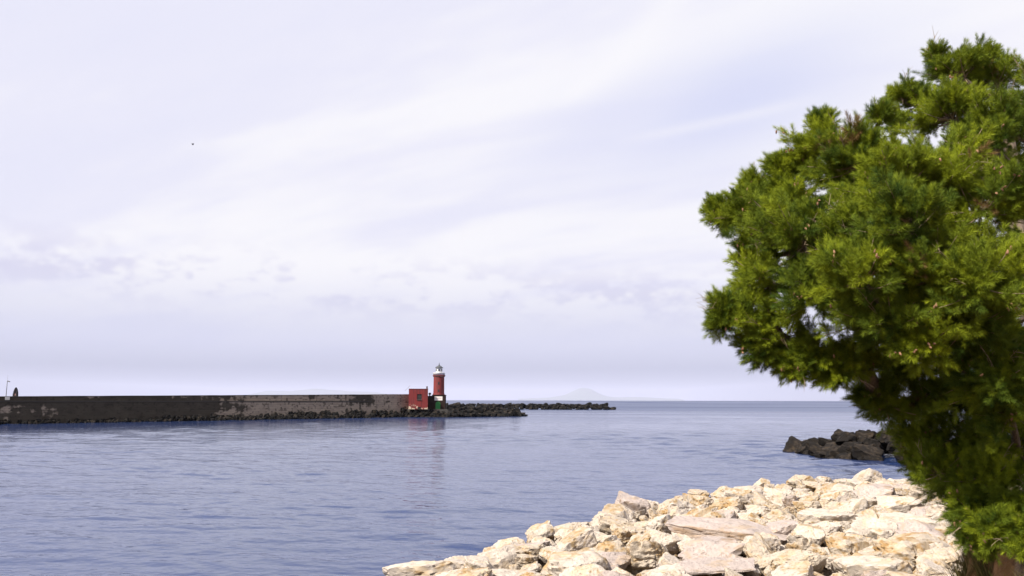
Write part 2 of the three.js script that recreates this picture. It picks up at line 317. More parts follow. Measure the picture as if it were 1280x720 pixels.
// boulders one can recognise: x, height, distance, width, kind, turn, tilt
const big = [
  ['cream', -2.93, 0.80, 25.26, 1.45, [1.25, 0.62, 0.8], -0.35, 0.16], ['cream', -1.72, 0.80, 26.24, 0.80, [1, 0.9, 1], 2.1, 0.05], ['cream', -0.35, 1.1, 25.17, 1.02, [1, 1.1, 1], 0.4, 0.1],
  ['cream', 1.01, 1.50, 28.13, 0.72, [1, 1.25, 1], 0.2, 0.4], ['slab', 0.30, 1.35, 26.5, 0.62, [1.0, 1.5, 1], -0.45, 0.2], ['cream', 1.96, 1.55, 27.5, 0.64, [1, 1.1, 1], 0.9, 0], ['cream', 4.03, 1.72, 30.3, 1.08, [1.1, 0.95, 1], 1.4, 0.1],
  ['ochre', 4.71, 1.6, 29.0, 0.7, [1, 1, 1], 0.3, 0], ['ochre', 6.31, 1.85, 32.3, 0.8, [1, 1.1, 1], 1, 0.1], ['ochre', 7.52, 1.85, 32.9, 0.85, [1, 1.15, 0.9], 2, 0], ['cream', 1.80, 1.45, 22.9, 1.25, [1, 0.95, 1], 0.6, 0.1],
  ['cream', 0.02, 1.0, 23.2, 1.05, [1, 0.8, 1], 1.3, 0], ['pink', 2.66, 1.55, 23.5, 0.85, [1, 1, 1], 0.2, -0.2], ['pink', 5.63, 1.6, 23.8, 1.2, [1, 0.9, 0.9], 0.25, 0.05],
  ['cream', 9.21, 1.7, 21.2, 1.25, [1.05, 0.8, 1], -0.4, 0.1], ['cream', 10.91, 1.85, 28.5, 1.15, [1.1, 0.95, 1], -0.2, 0], ['cream', 11.82, 1.9, 26.2, 1.1, [1, 0.9, 1], -0.5, -0.1], ['ochre', 7.11, 1.7, 23.1, 0.82, [1, 1.1, 1], -0.6, -0.3],
  ['cream', 12.95, 2.0, 26.4, 1.2, [1.1, 0.85, 1], -0.3, 0], ['ochre', 11.78, 2.0, 23.6, 1.0, [1.1, 0.85, 1], -0.1, 0], ['ochre', 10.71, 1.9, 22.4, 0.95, [1, 0.95, 1], -0.3, -0.2], ['ochre', 11.43, 1.95, 21.7, 0.8, [1, 1, 1], 0.7, 0],
  ['ochre', 9.63, 1.85, 29.6, 0.85, [1, 1, 1], 0.1, 0], ['cream', 10.5, 1.95, 36.0, 1.0, [1, 0.9, 1], 0.1, 0], ['ochre', 13.85, 2.15, 36.9, 1.0, [1.05, 0.8, 1], -0.1, 0], ['cream', 15.76, 2.15, 36.9, 0.92, [1, 0.95, 1], 1.1, 0.1], ['cream', 16.83, 2.15, 36.3, 0.95, [1, 0.95, 1], -0.2, 0],
  ['cream', 14.85, 2.15, 30.8, 1.0, [1, 0.8, 1], -0.4, 0], ['cream', 13.79, 2.05, 25.6, 0.7, [0.9, 1.3, 1], 0.2, 0], ['cream', 13.69, 2.05, 31.6, 0.85, [1, 0.85, 1], 0, 0], ['cream', 5.71, 1.65, 26.4, 0.75, [1.1, 0.9, 1], 0, 0],
];
addRock('slab', 7.15, 26.3, 1.12, 1.8, -0.32, [0.16, -0.06], 0, [1, 1.05, 0.85], 'largest long flat slab, smooth and pinkish white, lying among the shore boulders');
addRock('slab', 5.4, 21.7, 0.62, 1.66, 0.05, [0.1, 0.02], 1, [0.95, 0.8, 1.1]);
big.forEach(([kind, x, y, d, r, sq, turn, tilt], i) => addRock(kind, x, d, r * 0.80, y - 0.16, turn, [0.12 * Math.sin(i * 2.3), tilt], i, sq));
{
  const r = rng(77), kindsOf = ['cream', 'cream', 'ochre', 'cream', 'ochre', 'pink', 'cream', 'ochre'];
  for (const [rmin, rmax, tries, gap, lift] of [[0.52, 0.76, 1500, 0.92, 0.46], [0.36, 0.52, 7000, 0.82, 0.44], [0.22, 0.36, 12000, 0.80, 0.42]]) {
    for (let t = 0; t < tries; t++) {
      const x = -16 + 42 * r(), d = 12 + 32 * r(), R = mix(rmin, rmax, r()), pick = Math.floor(r() * 997), kind = kindsOf[Math.floor(r() * 8)], a = [r(), r(), r()];
      const [s] = crest(x, d);
      if (s > 3.0 || (x < -4.2 && s > -1.5) || (x > -2.9 && x < -1.2 && d > 23.5 && d < 26.8) || bankness(x, d) > 0.3 || Math.abs(x) > 0.72 * d + 2) continue;
      if (rocks.length > 1 && rocks.some((q) => Math.hypot(q.x - x, q.d - d) < (q.r + R) * gap)) continue;
      addRock(kind === 'pink' && R < 0.4 ? 'cream' : kind, x, d, R, ground(x, d) + lift + 0.22 * R + 0.26 * (fbm(x * 2.3, d * 2.3, 50, 2) - 0.5), a[0] * 6.28, [(a[1] - 0.5) * 0.9, (a[2] - 0.5) * 0.9], pick);
    }
  }
  console.log('limestone boulders', rocks.length); buildRocks();
  // small broken stone in the gaps
  const chips = new THREE.InstancedMesh(boulderShape(401, { stain: 0.3, tones: OCHRE, detail: 3, planes: 8 }), stoneMat, 2600), M = new THREE.Matrix4(), q = new THREE.Quaternion(), e = new THREE.Euler();
  let n = 0;
  for (let t = 0; t < 12000 && n < 2600; t++) {
    const x = -14 + 38 * r(), d = 7 + 35 * r(), R = 0.09 + 0.15 * r() ** 2, [s] = crest(x, d), u = [r(), r(), r()];
    if (s > 2.6 || bankness(x, d) > (u[1] < 0.5 ? 0.45 : 2)) continue;
    chips.setMatrixAt(n++, M.compose(new THREE.Vector3(x, ground(x, d) + (bankness(x, d) > 0.3 ? -0.04 : 0.05 + 0.12 * u[0]), -d), q.setFromEuler(e.set(u[0] * 6, u[1] * 6, u[2] * 6)), new THREE.Vector3(R, R, R)));
  }
  chips.count = n; chips.name = 'stone_chips'; chips.castShadow = chips.receiveShadow = true; scene.add(chips);
  tag(chips, 'small broken limestone filling the gaps between the shore boulders', 'rubble', null, 'stuff');
}

// ------------------------------------------------------------------ dark boulders: groyne, mole end, outer breakwater
const matt = (o) => new THREE.MeshPhysicalMaterial({ roughness: 0.95, metalness: 0, specularIntensity: 0.25, ...o });
const darkMat = matt({ vertexColors: true, map: stoneMap, bumpMap: stoneBump, bumpScale: 0.08 });
const BASALT = [[0.014, 0.012, 0.011], [0.029, 0.023, 0.019], [0.051, 0.040, 0.031]];
const BLACK = [[0.009, 0.009, 0.009], [0.017, 0.014, 0.012], [0.064, 0.051, 0.040]];
const basalt = [1, 2, 3, 4, 5].map((s) => boulderShape(s * 29 + 3, { stain: 0.4, tones: BASALT, detail: 7, planes: 8, flat: 0.72, long: 1.2 }));
const blackRock = [1, 2, 3, 4].map((s) => boulderShape(s * 31 + 3, { stain: 0.3, tones: BLACK, detail: 4, planes: 8, flat: 0.8, long: 1.15 }));
function darkRock(name, shapes, x, y, z, R, r, label, group, sq = [1, 1, 1]) {
  const m = put(name, shapes[Math.floor(r() * shapes.length)], darkMat);
  m.position.set(x, y, z); m.rotation.set((r() - 0.5) * 0.9, r() * 6.28, (r() - 0.5) * 0.9); m.scale.set(R * sq[0], R * sq[1], R * sq[2]); return tag(m, label, 'boulder', group);
}
{
  const r = rng(9), L = 'dark brown basalt boulder piled in the short groyne beyond the pale riprap', G = 'basalt boulders of the short groyne', placed = [];
  darkRock('basalt_boulder', basalt, 34.0, -0.05, -96.6, 1.6, r, 'low basalt boulder at the outermost tip of the short groyne', undefined, [1.15, 0.75, 1]);
  darkRock('basalt_boulder', basalt, 36.5, 0.45, -95.4, 1.75, r, 'humped basalt boulder second from the tip of the short groyne', undefined, [1.0, 1.0, 1]);
  placed.push([34, 96.6, 1.5], [36.5, 95.4, 1.6]);
  const axis = [[35.4, 96, 0.5], [37.2, 93.5, 1.8], [38.6, 90, 2.7], [42.5, 84, 2.9], [49, 77, 3.0]];
  for (let t = 0; t < 2200; t++) {
    const u = r() * (axis.length - 1), i = Math.floor(u), f = u - i, A = axis[i], B = axis[i + 1], off = (r() * 2 - 1), R = 0.7 + 0.75 * r();
    const ax = mix(A[0], B[0], f), ad = mix(A[1], B[1], f), h = mix(A[2], B[2], f), w = 1.2 + 2.0 * h, nx = B[1] - A[1], nd = -(B[0] - A[0]), l = Math.hypot(nx, nd);
    const x = ax + nx / l * off * w, d = ad + nd / l * off * w, y = (h - 0.5 * R) * (1 - Math.abs(off) ** 1.2) - 0.2 + 0.9 * (r() - 0.5);
    if (placed.some((q) => Math.hypot(q[0] - x, q[1] - d) < (q[2] + R) * 0.70)) continue;
    placed.push([x, d, R]); darkRock('basalt_boulder', basalt, x, y, -d, R * 1.02, r, L, G, [1, 1.15, 1]);
  }
  console.log('groyne', placed.length);
}
const MOLE = { a: [-170, 140.3], b: [-36.6, 278.7] };           // foot of the quay wall, x and distance
const mdx = MOLE.b[0] - MOLE.a[0], mdd = MOLE.b[1] - MOLE.a[1], MLEN = Math.hypot(mdx, mdd), mu = [mdx / MLEN, mdd / MLEN], mn = [mu[1], -mu[0]];   // along, and towards the harbour
const onMole = (s, out) => [MOLE.a[0] + mu[0] * s + mn[0] * out, MOLE.a[1] + mu[1] * s + mn[1] * out];
{
  const r = rng(31), G = 'black boulders round the end of the mole', L = 'black wave worn boulder round the end of the lighthouse mole', placed = [];
  const ok = (x, d, R, k) => { if (placed.some((q) => Math.hypot(q[0] - x, q[1] - d) < (q[2] + R) * k)) return false; placed.push([x, d, R]); return true; };
  for (let t = 0; t < 4000; t++) {                               // spit beyond the lighthouse
    const u = r(), off = r() * 2 - 1, R = 1.0 + 0.7 * r(), h = mix(3.7, 2.2, u) * step(1.02, 0.86, u), x = mix(-22, 5.2, u), d = mix(283, 298, u) + off * (1.5 + 1.4 * h);
    if (ok(x, d, R, 0.6)) darkRock('mole_boulder', blackRock, x, (h - 0.3 * R) * (1 - 0.9 * Math.abs(off) ** 1.3) - 0.1, -d, R * 1.1, r, L, G);
  }
  for (let t = 0; t < 1500; t++) {                               // in front of the house and the tower
    const x = mix(-39, -20, r()), off = r(), R = 0.8 + 0.6 * r(), d = (x < -33.5 ? 279 - 0.27 * (x + 40) : 277.2 + 0.05 * (x + 33.5)) + 0.2 - 3.2 * off;
    if (ok(x, d, R, 0.6)) darkRock('mole_boulder', blackRock, x, mix(2.0, -0.1, off) - 0.2 * R, -d, R * 1.1, r, L, G);
  }
  console.log('mole', placed.length);
  const p2 = [];
  for (let t = 0; t < 3000; t++) {
    const u = r(), off = -1 + 1.4 * r(), R = 1.2 + 0.9 * r(), h = 3.0 * step(1.01, 0.95, u) + 0.3, x = mix(-48, 64, u), d = 505 - 4 * u - off * -5.5;
    if (p2.some((q) => Math.hypot(q[0] - x, q[1] - d) < (q[2] + R) * 0.74)) continue; p2.push([x, d, R]);
    darkRock('breakwater_boulder', blackRock, x, (h - 0.3 * R) * (1 - 0.9 * Math.abs(off) ** 1.4) - 0.1, -d, R * 1.12, r, 'black boulder of the low outer breakwater behind the lighthouse mole', 'black boulders of the outer breakwater');
  }
  console.log('breakwater', p2.length);
}

// ------------------------------------------------------------------ mole: quay wall with a parapet set back on a ledge
{
  const masonry = colourMap(2048, 256, (u, v) => {               // the whole wall, u along 192 m, v up 9 m
    const s = u * MLEN, y = v * 9;
    const course = Math.floor(y / 0.62), blk = Math.floor(s / 1.4 + (course % 2) * 0.5 + hash3(course, 3, 3)), tone = hash3(blk, course, 5), joint = (y / 0.62) % 1 < 0.14 ? 0.7 : 1;
    const n = fbm(s * 0.55, y * 0.9, 3, 5), m = fbm(s * 0.07, y * 0.28, 9, 4), streak = fbm(s * 1.1, y * 0.12, 15, 4), hole = step(0.62, 0.68, fbm(s * 1.6, y * 2.2, 33, 3));
    let c = mix3([0.24, 0.19, 0.15], [0.34, 0.275, 0.21], 0.6 * tone + 0.8 * (n - 0.4)).map((k) => k * joint * (1 - 0.55 * hole));
    const bare = clamp((s - 100) / 60);                                // dark patches thin out along the wall towards the lighthouse
    const weed = step(-0.05, 0.05, (0.76 - 0.40 * bare) + 1.1 * (m - 0.5) + 0.3 * (streak - 0.5) + 0.45 * (n - 0.5) - 0.5);  // mask of the dark patches, hard edged and set by noise
    c = mix3(c, mix3([0.016, 0.014, 0.010], [0.044, 0.037, 0.028], n), weed * 0.9);
    return c;
  }, false);
  const bump = heightMap(1024, 256, (u, v) => fbmTile(u, v, 64, 4, 2, 6));
  const wallMat = matt({ map: masonry, bumpMap: bump, bumpScale: 0.15, roughness: 1 });
  const mole = thing('mole', 'long dark stone mole with a stepped parapet running out to the lighthouse', 'mole');
  const sweep = (profileAt, s0, s1, n) => {                      // profile: [out, y] points, from the harbour foot over the top to the back
    const pos = [], uv = [], idx = [], k = profileAt(s0).length;
    for (let i = 0; i <= n; i++) { const s = mix(s0, s1, i / n); profileAt(s).forEach(([o, y]) => { const [x, d] = onMole(s, o); pos.push(x, y, -d); uv.push(s / MLEN, clamp(y / 9, 0, 1)); }); }
    for (let i = 0; i < n; i++) for (let j = 0; j < k - 1; j++) { const a = i * k + j; idx.push(a, a + k, a + 1, a + 1, a + k, a + k + 1); }
    const first = pos.length / 3; // caps
    for (const [row, s] of [[0, s0], [n, s1]]) { const base = pos.length / 3; for (let j = 0; j < k; j++) { pos.push(...pos.slice((row * k + j) * 3, (row * k + j) * 3 + 3)); uv.push(s / MLEN, clamp(pos[(row * k + j) * 3 + 1] / 9, 0, 1)); } for (let j = 1; j < k - 1; j++) idx.push(base, base + j, base + j + 1); }
    let g = new THREE.BufferGeometry(); g.setAttribute('position', new THREE.Float32BufferAttribute(pos, 3)); g.setAttribute('uv', new THREE.Float32BufferAttribute(uv, 2)); g.setIndex(idx);
    g = g.toNonIndexed(); g.computeVertexNormals(); return g;
  };
  const top = (s) => 6.59 + 0.0105 * (s - 70) + 0.05 * (vnoise(s * 0.4, 1, 1) - 0.5), SPLIT = MLEN - 13;
  const wob = (s, k) => 0.12 * (vnoise(s * 0.7, k, 4) - 0.5);
  put('quay_wall', sweep((s) => [[0.5 + wob(s, 1), -2], [0.25 + wob(s, 2), 1.6], [wob(s, 3), 5.35], [-9, 5.35], [-9, -2]], 0, SPLIT, 190), wallMat, mole);
  put('end_wall', sweep((s) => [[0.5 + wob(s, 1), -2], [0.25 + wob(s, 2), 1.6], [wob(s, 3), top(s)], [-9, top(s)], [-9, -2]], SPLIT, MLEN + 3, 30), wallMat, mole);
  put('parapet', sweep((s) => [[-0.05 - 1.05 * clamp((SPLIT - s) / 22) + wob(s, 6), 5.3], [-0.05 - 1.1 * clamp((SPLIT - s) / 22) + wob(s, 7), top(s) - 0.12], [-2.2, top(s) - 0.12], [-2.2, 5.3]], 0, SPLIT - 0.01, 190), wallMat, mole);
  put('coping', sweep((s) => [[0.05 - 1.07 * clamp((SPLIT - s) / 22), top(s) - 0.12], [0.05 - 1.07 * clamp((SPLIT - s) / 22), top(s)], [-2.3, top(s)], [-2.3, top(s) - 0.12]], 0, SPLIT - 0.01, 190), std({ color: rgb(0.10, 0.085, 0.07) }), mole);
  put('ledge_shadow_lip', sweep((s) => [[0.22, 5.3], [0.22, 5.52], [-0.5, 5.53], [-0.5, 5.3]], 0, SPLIT - 2, 150), std({ color: rgb(0.045, 0.038, 0.032) }), mole);  // lip coloured dark to draw the shadow line below the parapet
  // rubble toe of the wall
  const r = rng(61), toe = new THREE.InstancedMesh(blackRock[1], darkMat, 700), M = new THREE.Matrix4(), q = new THREE.Quaternion(), e = new THREE.Euler();
  for (let n = 0; n < 700; n++) {
    const s = MLEN * r(), o = r(), h = mix(0.5, 1.9, clamp((s - 60) / 110)) * (0.6 + 0.7 * vnoise(s * 0.2, 2, 2)), [x, d] = onMole(s, 0.3 + 2.6 * o), R = (0.45 + 0.6 * r()) * mix(0.6, 1, clamp((s - 90) / 60));
    toe.setMatrixAt(n, M.compose(new THREE.Vector3(x, h * (1 - o) - 0.1, -d), q.setFromEuler(e.set(r() * 6, r() * 6, r() * 6)), new THREE.Vector3(R, R, R)));
  }
  toe.name = 'rubble_toe'; toe.castShadow = toe.receiveShadow = true; toe.userData.kind = 'stuff'; mole.add(toe);
  // platform that carries the lighthouse and the core of the spit
  const core = new THREE.Shape([[-40, 279], [-33.5, 277.2], [-22, 277.8], [-8, 288.5], [3.5, 296], [3.5, 298], [-8, 294], [-20, 290], [-40, 290]].map(([x, d]) => new THREE.Vector2(x, d)));
  const pg = new THREE.ExtrudeGeometry(core, { depth: 1, bevelEnabled: false }).rotateX(-Math.PI / 2);
  const P = pg.attributes.position; for (let i = 0; i < P.count; i++) { const x = P.getX(i), y = P.getY(i); P.setY(i, y < 0.5 ? -2 : x > 0 ? 0.3 : x > -15 ? 1.7 : 2.72); }
  pg.computeVertexNormals(); put('platform', pg, std({ color: rgb(0.05, 0.045, 0.04), bumpMap: bump, bumpScale: 0.1 }), mole);
}

// ------------------------------------------------------------------ keeper's house and lighthouse at the end of the mole
const redPaint = colourMap(512, 512, (u, v) => {                 // a wall 7 m wide, 7 m high: flaking red wash over pale plaster
  const n = fbm(u * 11, v * 11, 2, 5, 0.6), f = fbm(u * 26, v * 20, 9, 4), sk = fbm(u * 22, v * 2.2, 5, 4);
  let c = mix3([0.130, 0.009, 0.010], [0.180, 0.016, 0.014], n); c = mix3(c, [0.07, 0.007, 0.008], 0.6 * step(0.5, 0.72, sk));
  const bare = step(-0.02, 0.05, 0.115 + 0.6 * (n - 0.5) + 0.22 * (f - 0.5) + 0.06 * Math.sin(u * 6.28 + 1.2) - v);
  return mix3(c, mix3([0.54, 0.45, 0.34], [0.40, 0.29, 0.20], f), bare);
}, true);
const redSheet = (o = {}) => std({ map: redPaint, roughness: 0.85, ...o });
const dark = std({ color: rgb(0.012, 0.011, 0.010), roughness: 0.6 }), shadeDarkStone = matt({ color: rgb(0.032, 0.019, 0.016), map: stoneMap, roughness: 0.95 });  // base and link wall toned dark for the shadow of the house
{
  const W = 6.55, H = 6.85, D = 6.2, t = 0.35;
  const house = thing('keeper_house', 'square red house with flaking paint and bare plaster along its foot', 'house', [-32.5, 2.74, -278.2], 0.10);
  // front wall with the window and the low vent opening cut out
  const front = new THREE.Shape([[-W / 2, 0], [W / 2, 0], [W / 2, H], [-W / 2, H]].map((p) => new THREE.Vector2(...p)));
  const hole = (x0, x1, y0, y1) => new THREE.Path([[x0, y0], [x0, y1], [x1, y1], [x1, y0]].map((p) => new THREE.Vector2(...p)));
  front.holes.push(hole(-0.45, 1.15, 3.25, 5.15), hole(-0.2, 0.95, 0.02, 0.75));
  const fg = new THREE.ExtrudeGeometry(front, { depth: t, bevelEnabled: false }).translate(0, 0, D / 2 - t);
  const fu = fg.attributes.uv, fp = fg.attributes.position; for (let i = 0; i < fu.count; i++) fu.setXY(i, fp.getX(i) / 7 + 0.5, fp.getY(i) / 7);
  put('wall', fg, redSheet(), house);
  const side = (x) => { const g = box(t, H, D - t - 0.004, x, H / 2, -t / 2 - 0.002), u = g.attributes.uv, p = g.attributes.position; for (let i = 0; i < u.count; i++) u.setXY(i, p.getZ(i) / 7 + 0.5, p.getY(i) / 7); return g; };
  put('wall', side(-W / 2 + t / 2), redSheet(), house); put('wall', side(W / 2 - t / 2), redSheet(), house);
  put('wall', box(W - 2 * t - 0.004, H, t, 0, H / 2, -D / 2 + t / 2), redSheet(), house);
  const roof = put('roof', box(W + 0.16, 0.16, D + 0.16, 0, H + 0.08, 0), std({ color: rgb(0.12, 0.035, 0.03) }), house);
  put('chimney', box(0.5, 0.85, 0.5, W / 2 - 0.35, H + 0.585, 1.6), std({ color: rgb(0.05, 0.035, 0.03) }), roof);
  const win = put('window', box(1.58, 1.88, 0.06, 0.35, 4.2, D / 2 - 0.22), dark, house);
  put('frame', mergeGeometries([box(0.08, 1.88, 0.06, 0.35, 4.2, D / 2 - 0.15), box(1.58, 0.08, 0.05, 0.35, 4.3, D / 2 - 0.15)]), std({ color: rgb(0.05, 0.06, 0.05) }), win);
  put('sill', box(1.8, 0.12, 0.3, 0.35, 3.19, D / 2 + 0.06), std({ color: rgb(0.16, 0.1, 0.08) }), house);
  put('vent_opening', box(1.13, 0.7, 0.05, 0.375, 0.39, D / 2 - 0.24), dark, house);
  put('roof_pole', new THREE.CylinderGeometry(0.05, 0.05, 2.6, 6).rotateZ(-0.75).translate(-W / 2 - 0.55, H + 0.35, 0.6), std({ color: rgb(0.2, 0.2, 0.2) }), house);

  const T = 1.92, tower = thing('lighthouse', 'round red lighthouse tower with white gallery and grey lantern roof on a dark square base', 'lighthouse', [-25.75, 2.74, -281.6]);
  const base = put('base', box(4.5, 4.75, 4.6, 0.15, 2.375, 0), shadeDarkStone, tower); put('cornice', box(4.75, 0.22, 4.85, 0.15, 4.862, 0), shadeDarkStone, base);
  const link = put('link_wall', box(2.6, 4.6, 3.6, -3.42, 2.3, 0.1), shadeDarkStone, tower);
  put('ventilator', new THREE.LatheGeometry([[0.001, 1.15], [0.36, 1.0], [0.5, 0.72], [0.42, 0.45], [0.2, 0.36], [0.2, 0], [0.001, 0]].map((p) => new THREE.Vector2(...p)).reverse(), 16).translate(-3.1, 4.6, 0.6), dark, link);
  put('door_surround', mergeGeometries([box(0.28, 2.2, 0.12, -0.98, 1.1, 2.36), box(0.28, 2.2, 0.12, 0.98, 1.1, 2.36)]), shadeDarkStone, tower);
  const ds = new THREE.Shape(); ds.moveTo(-0.83, 0); ds.lineTo(0.83, 0); ds.lineTo(0.83, 1.75); ds.absarc(0, 1.75, 0.83, 0, Math.PI); ds.lineTo(-0.83, 0);
  const door = put('door', new THREE.ExtrudeGeometry(ds, { depth: 0.1, bevelEnabled: true, bevelSize: 0.02, bevelThickness: 0.02, bevelSegments: 1 }).translate(0, 0.02, 2.31), std({ color: rgb(0.006, 0.16, 0.020), roughness: 0.5 }), tower); door.userData.label = 'bright green arched door';
  put('handle', box(0.08, 0.3, 0.08, 0.6, 1.1, 2.48), dark, door);
  const sign = put('sign', box(2.75, 1.4, 0.08, 0.15, 3.7, 2.36), std({ color: rgb(0.66, 0.62, 0.58), roughness: 0.6 }), tower); sign.userData.label = 'white rectangular sign board';
  put('print', mergeGeometries([box(1.9, 0.1, 0.01, 0.15, 3.86, 2.407), box(2.1, 0.1, 0.01, 0.15, 3.62, 2.407)]), std({ color: rgb(0.5, 0.38, 0.36) }), sign);
  const shaft = new THREE.LatheGeometry([[T + 0.16, 0], [T + 0.16, 0.35], [T + 0.02, 0.5], [T - 0.04, 6.1], [T - 0.04, 6.4], [0.001, 6.4]].map((p) => new THREE.Vector2(...p)), 40).translate(0, 4.972, 0);
  const su = shaft.attributes.uv, sp = shaft.attributes.position; for (let i = 0; i < su.count; i++) su.setXY(i, su.getX(i) * 2, 0.3 + 0.6 * (sp.getY(i) - 4.9) / 7);
  put('tower', shaft, redSheet({ roughness: 0.7 }), tower);
  put('gallery_corbel', new THREE.LatheGeometry([[T + 0.05, 0], [T + 0.36, 0.38], [T + 0.36, 0.5], [T + 0.05, 0.5]].map((p) => new THREE.Vector2(...p)), 40).translate(0, 11.25, 0), redSheet({ roughness: 0.7 }), tower);
  const whitePaint = std({ color: rgb(0.62, 0.61, 0.61), roughness: 0.6 });
  put('gallery_parapet', new THREE.LatheGeometry([[0.001, 0], [T + 0.16, 0], [T + 0.16, 0.82], [T + 0.24, 0.82], [T + 0.24, 0.95], [T, 0.95], [T, 0.1], [0.001, 0.1]].map((p) => new THREE.Vector2(...p)), 40).translate(0, 11.76, 0), whitePaint, tower);
  const room = put('lantern_room', new THREE.CylinderGeometry(1.1, 1.16, 2.5, 24).translate(0, 13.1, 0), whitePaint, tower);
  for (let k = 0; k < 6; k++) {
    const a = k * Math.PI / 3 + 0.05, p = box(0.55, 0.75, 0.1).translate(0, 13.6, 1.1).rotateY(a);
    put('lantern_pane', p, std({ color: rgb(0.03, 0.035, 0.045), roughness: 0.15 }), room);
  }
  const roofMat = std({ color: rgb(0.055, 0.06, 0.068), roughness: 0.6 });
  const dome = put('lantern_roof', new THREE.LatheGeometry([[0.001, 0], [1.42, 0], [1.42, 0.12], [1.12, 0.4], [0.62, 0.78], [0.22, 0.96], [0.001, 1.0]].map((p) => new THREE.Vector2(...p)), 28).translate(0, 14.36, 0), roofMat, tower);
  put('finial', new THREE.LatheGeometry([[0.001, 0], [0.2, 0], [0.22, 0.22], [0.1, 0.3], [0.1, 0.45], [0.17, 0.55], [0.05, 0.7], [0.03, 1.0], [0.001, 1.0]].map((p) => new THREE.Vector2(...p)), 12).translate(0, 15.34, 0), roofMat, dome);
  for (const [y, h] of [[6.4, 0.8], [9.0, 0.9]]) put('window', box(0.42, h, 0.12).translate(0, y, T - 0.02).rotateY(0.05), dark, tower);
}
// ------------------------------------------------------------------ small things on the mole
{
  const lamp = thing('lamp_post', 'thin lamp post standing on top of the mole wall', 'lamp post', [-121.88, 6.55, -192.5]);
  const steel = std({ color: rgb(0.12, 0.12, 0.13), roughness: 0.5 });
  put('pole', new THREE.CylinderGeometry(0.06, 0.09, 3.6, 8).translate(0, 1.8, 0), steel, lamp);
  put('lamp_head', new THREE.CapsuleGeometry(0.13, 0.5, 4, 8).rotateZ(Math.PI / 2 - 0.3).translate(0.3, 3.62, 0), steel, lamp);
  put('aerial', new THREE.CylinderGeometry(0.018, 0.018, 1.6, 5).translate(0, 4.3, 0), steel, lamp);
  const niche = thing('wayside_shrine', 'dark pointed stone niche with a small pale figure on top of the mole', 'shrine', [-120.5, 6.58, -193.9]); niche.scale.setScalar(0.82);
  const s = new THREE.Shape(); s.moveTo(-0.62, 0); s.lineTo(0.62, 0); s.quadraticCurveTo(0.6, 1.7, 0, 2.55); s.quadraticCurveTo(-0.6, 1.7, -0.62, 0);
  const hole = new THREE.Path(); hole.moveTo(-0.3, 0.15); hole.quadraticCurveTo(-0.3, 1.1, 0, 1.55); hole.quadraticCurveTo(0.3, 1.1, 0.3, 0.15); hole.lineTo(-0.3, 0.15); s.holes.push(hole);
  put('arch', new THREE.ExtrudeGeometry(s, { depth: 0.6, bevelEnabled: true, bevelSize: 0.05, bevelThickness: 0.05, bevelSegments: 2 }).translate(0, 0, -0.3), darkMat.clone(), niche).material.setValues({ vertexColors: false, color: rgb(0.05, 0.045, 0.05) });
  put('figure', new THREE.LatheGeometry([[0.001, 0], [0.22, 0], [0.2, 0.4], [0.13, 0.75], [0.15, 0.85], [0.06, 0.95], [0.1, 1.05], [0.08, 1.18], [0.001, 1.22]].map((p) => new THREE.Vector2(...p)), 14).translate(0, 0.15, 0), std({ color: rgb(0.6, 0.35, 0.32) }), niche);
  const sg = thing('sign_board', 'small white board fixed to the mole wall below the lamp post', 'sign', [-121.28, 5.72, -192.15], 0.8);
  put('board', box(1.0, 0.75, 0.06, 0, 0.375, 0), std({ color: rgb(0.6, 0.58, 0.55) }), sg);
}
{ // a bird far up over the harbour
  const bird = thing('bird', 'tiny dark bird flying high over the harbour', 'bird', [-37.67, 35.75, -90]), m = std({ color: rgb(0.03, 0.03, 0.03) });
  put('body', new THREE.SphereGeometry(0.08, 10, 8).scale(1, 1, 2.6), m, bird);
  for (const k of [-1, 1]) { const g = new THREE.BufferGeometry(); g.setAttribute('position', new THREE.Float32BufferAttribute([0, 0.03, -0.1, 0, 0.03, 0.1, k * 0.14, 0.11, 0.04, 0, 0.03, -0.1, k * 0.14, 0.11, 0.04, k * 0.14, 0.11, -0.06, k * 0.14, 0.11, -0.06, k * 0.14, 0.11, 0.04, k * 0.22, 0.07, 0.09], 3)); g.computeVertexNormals(); put('wing', g, m, bird); }
}

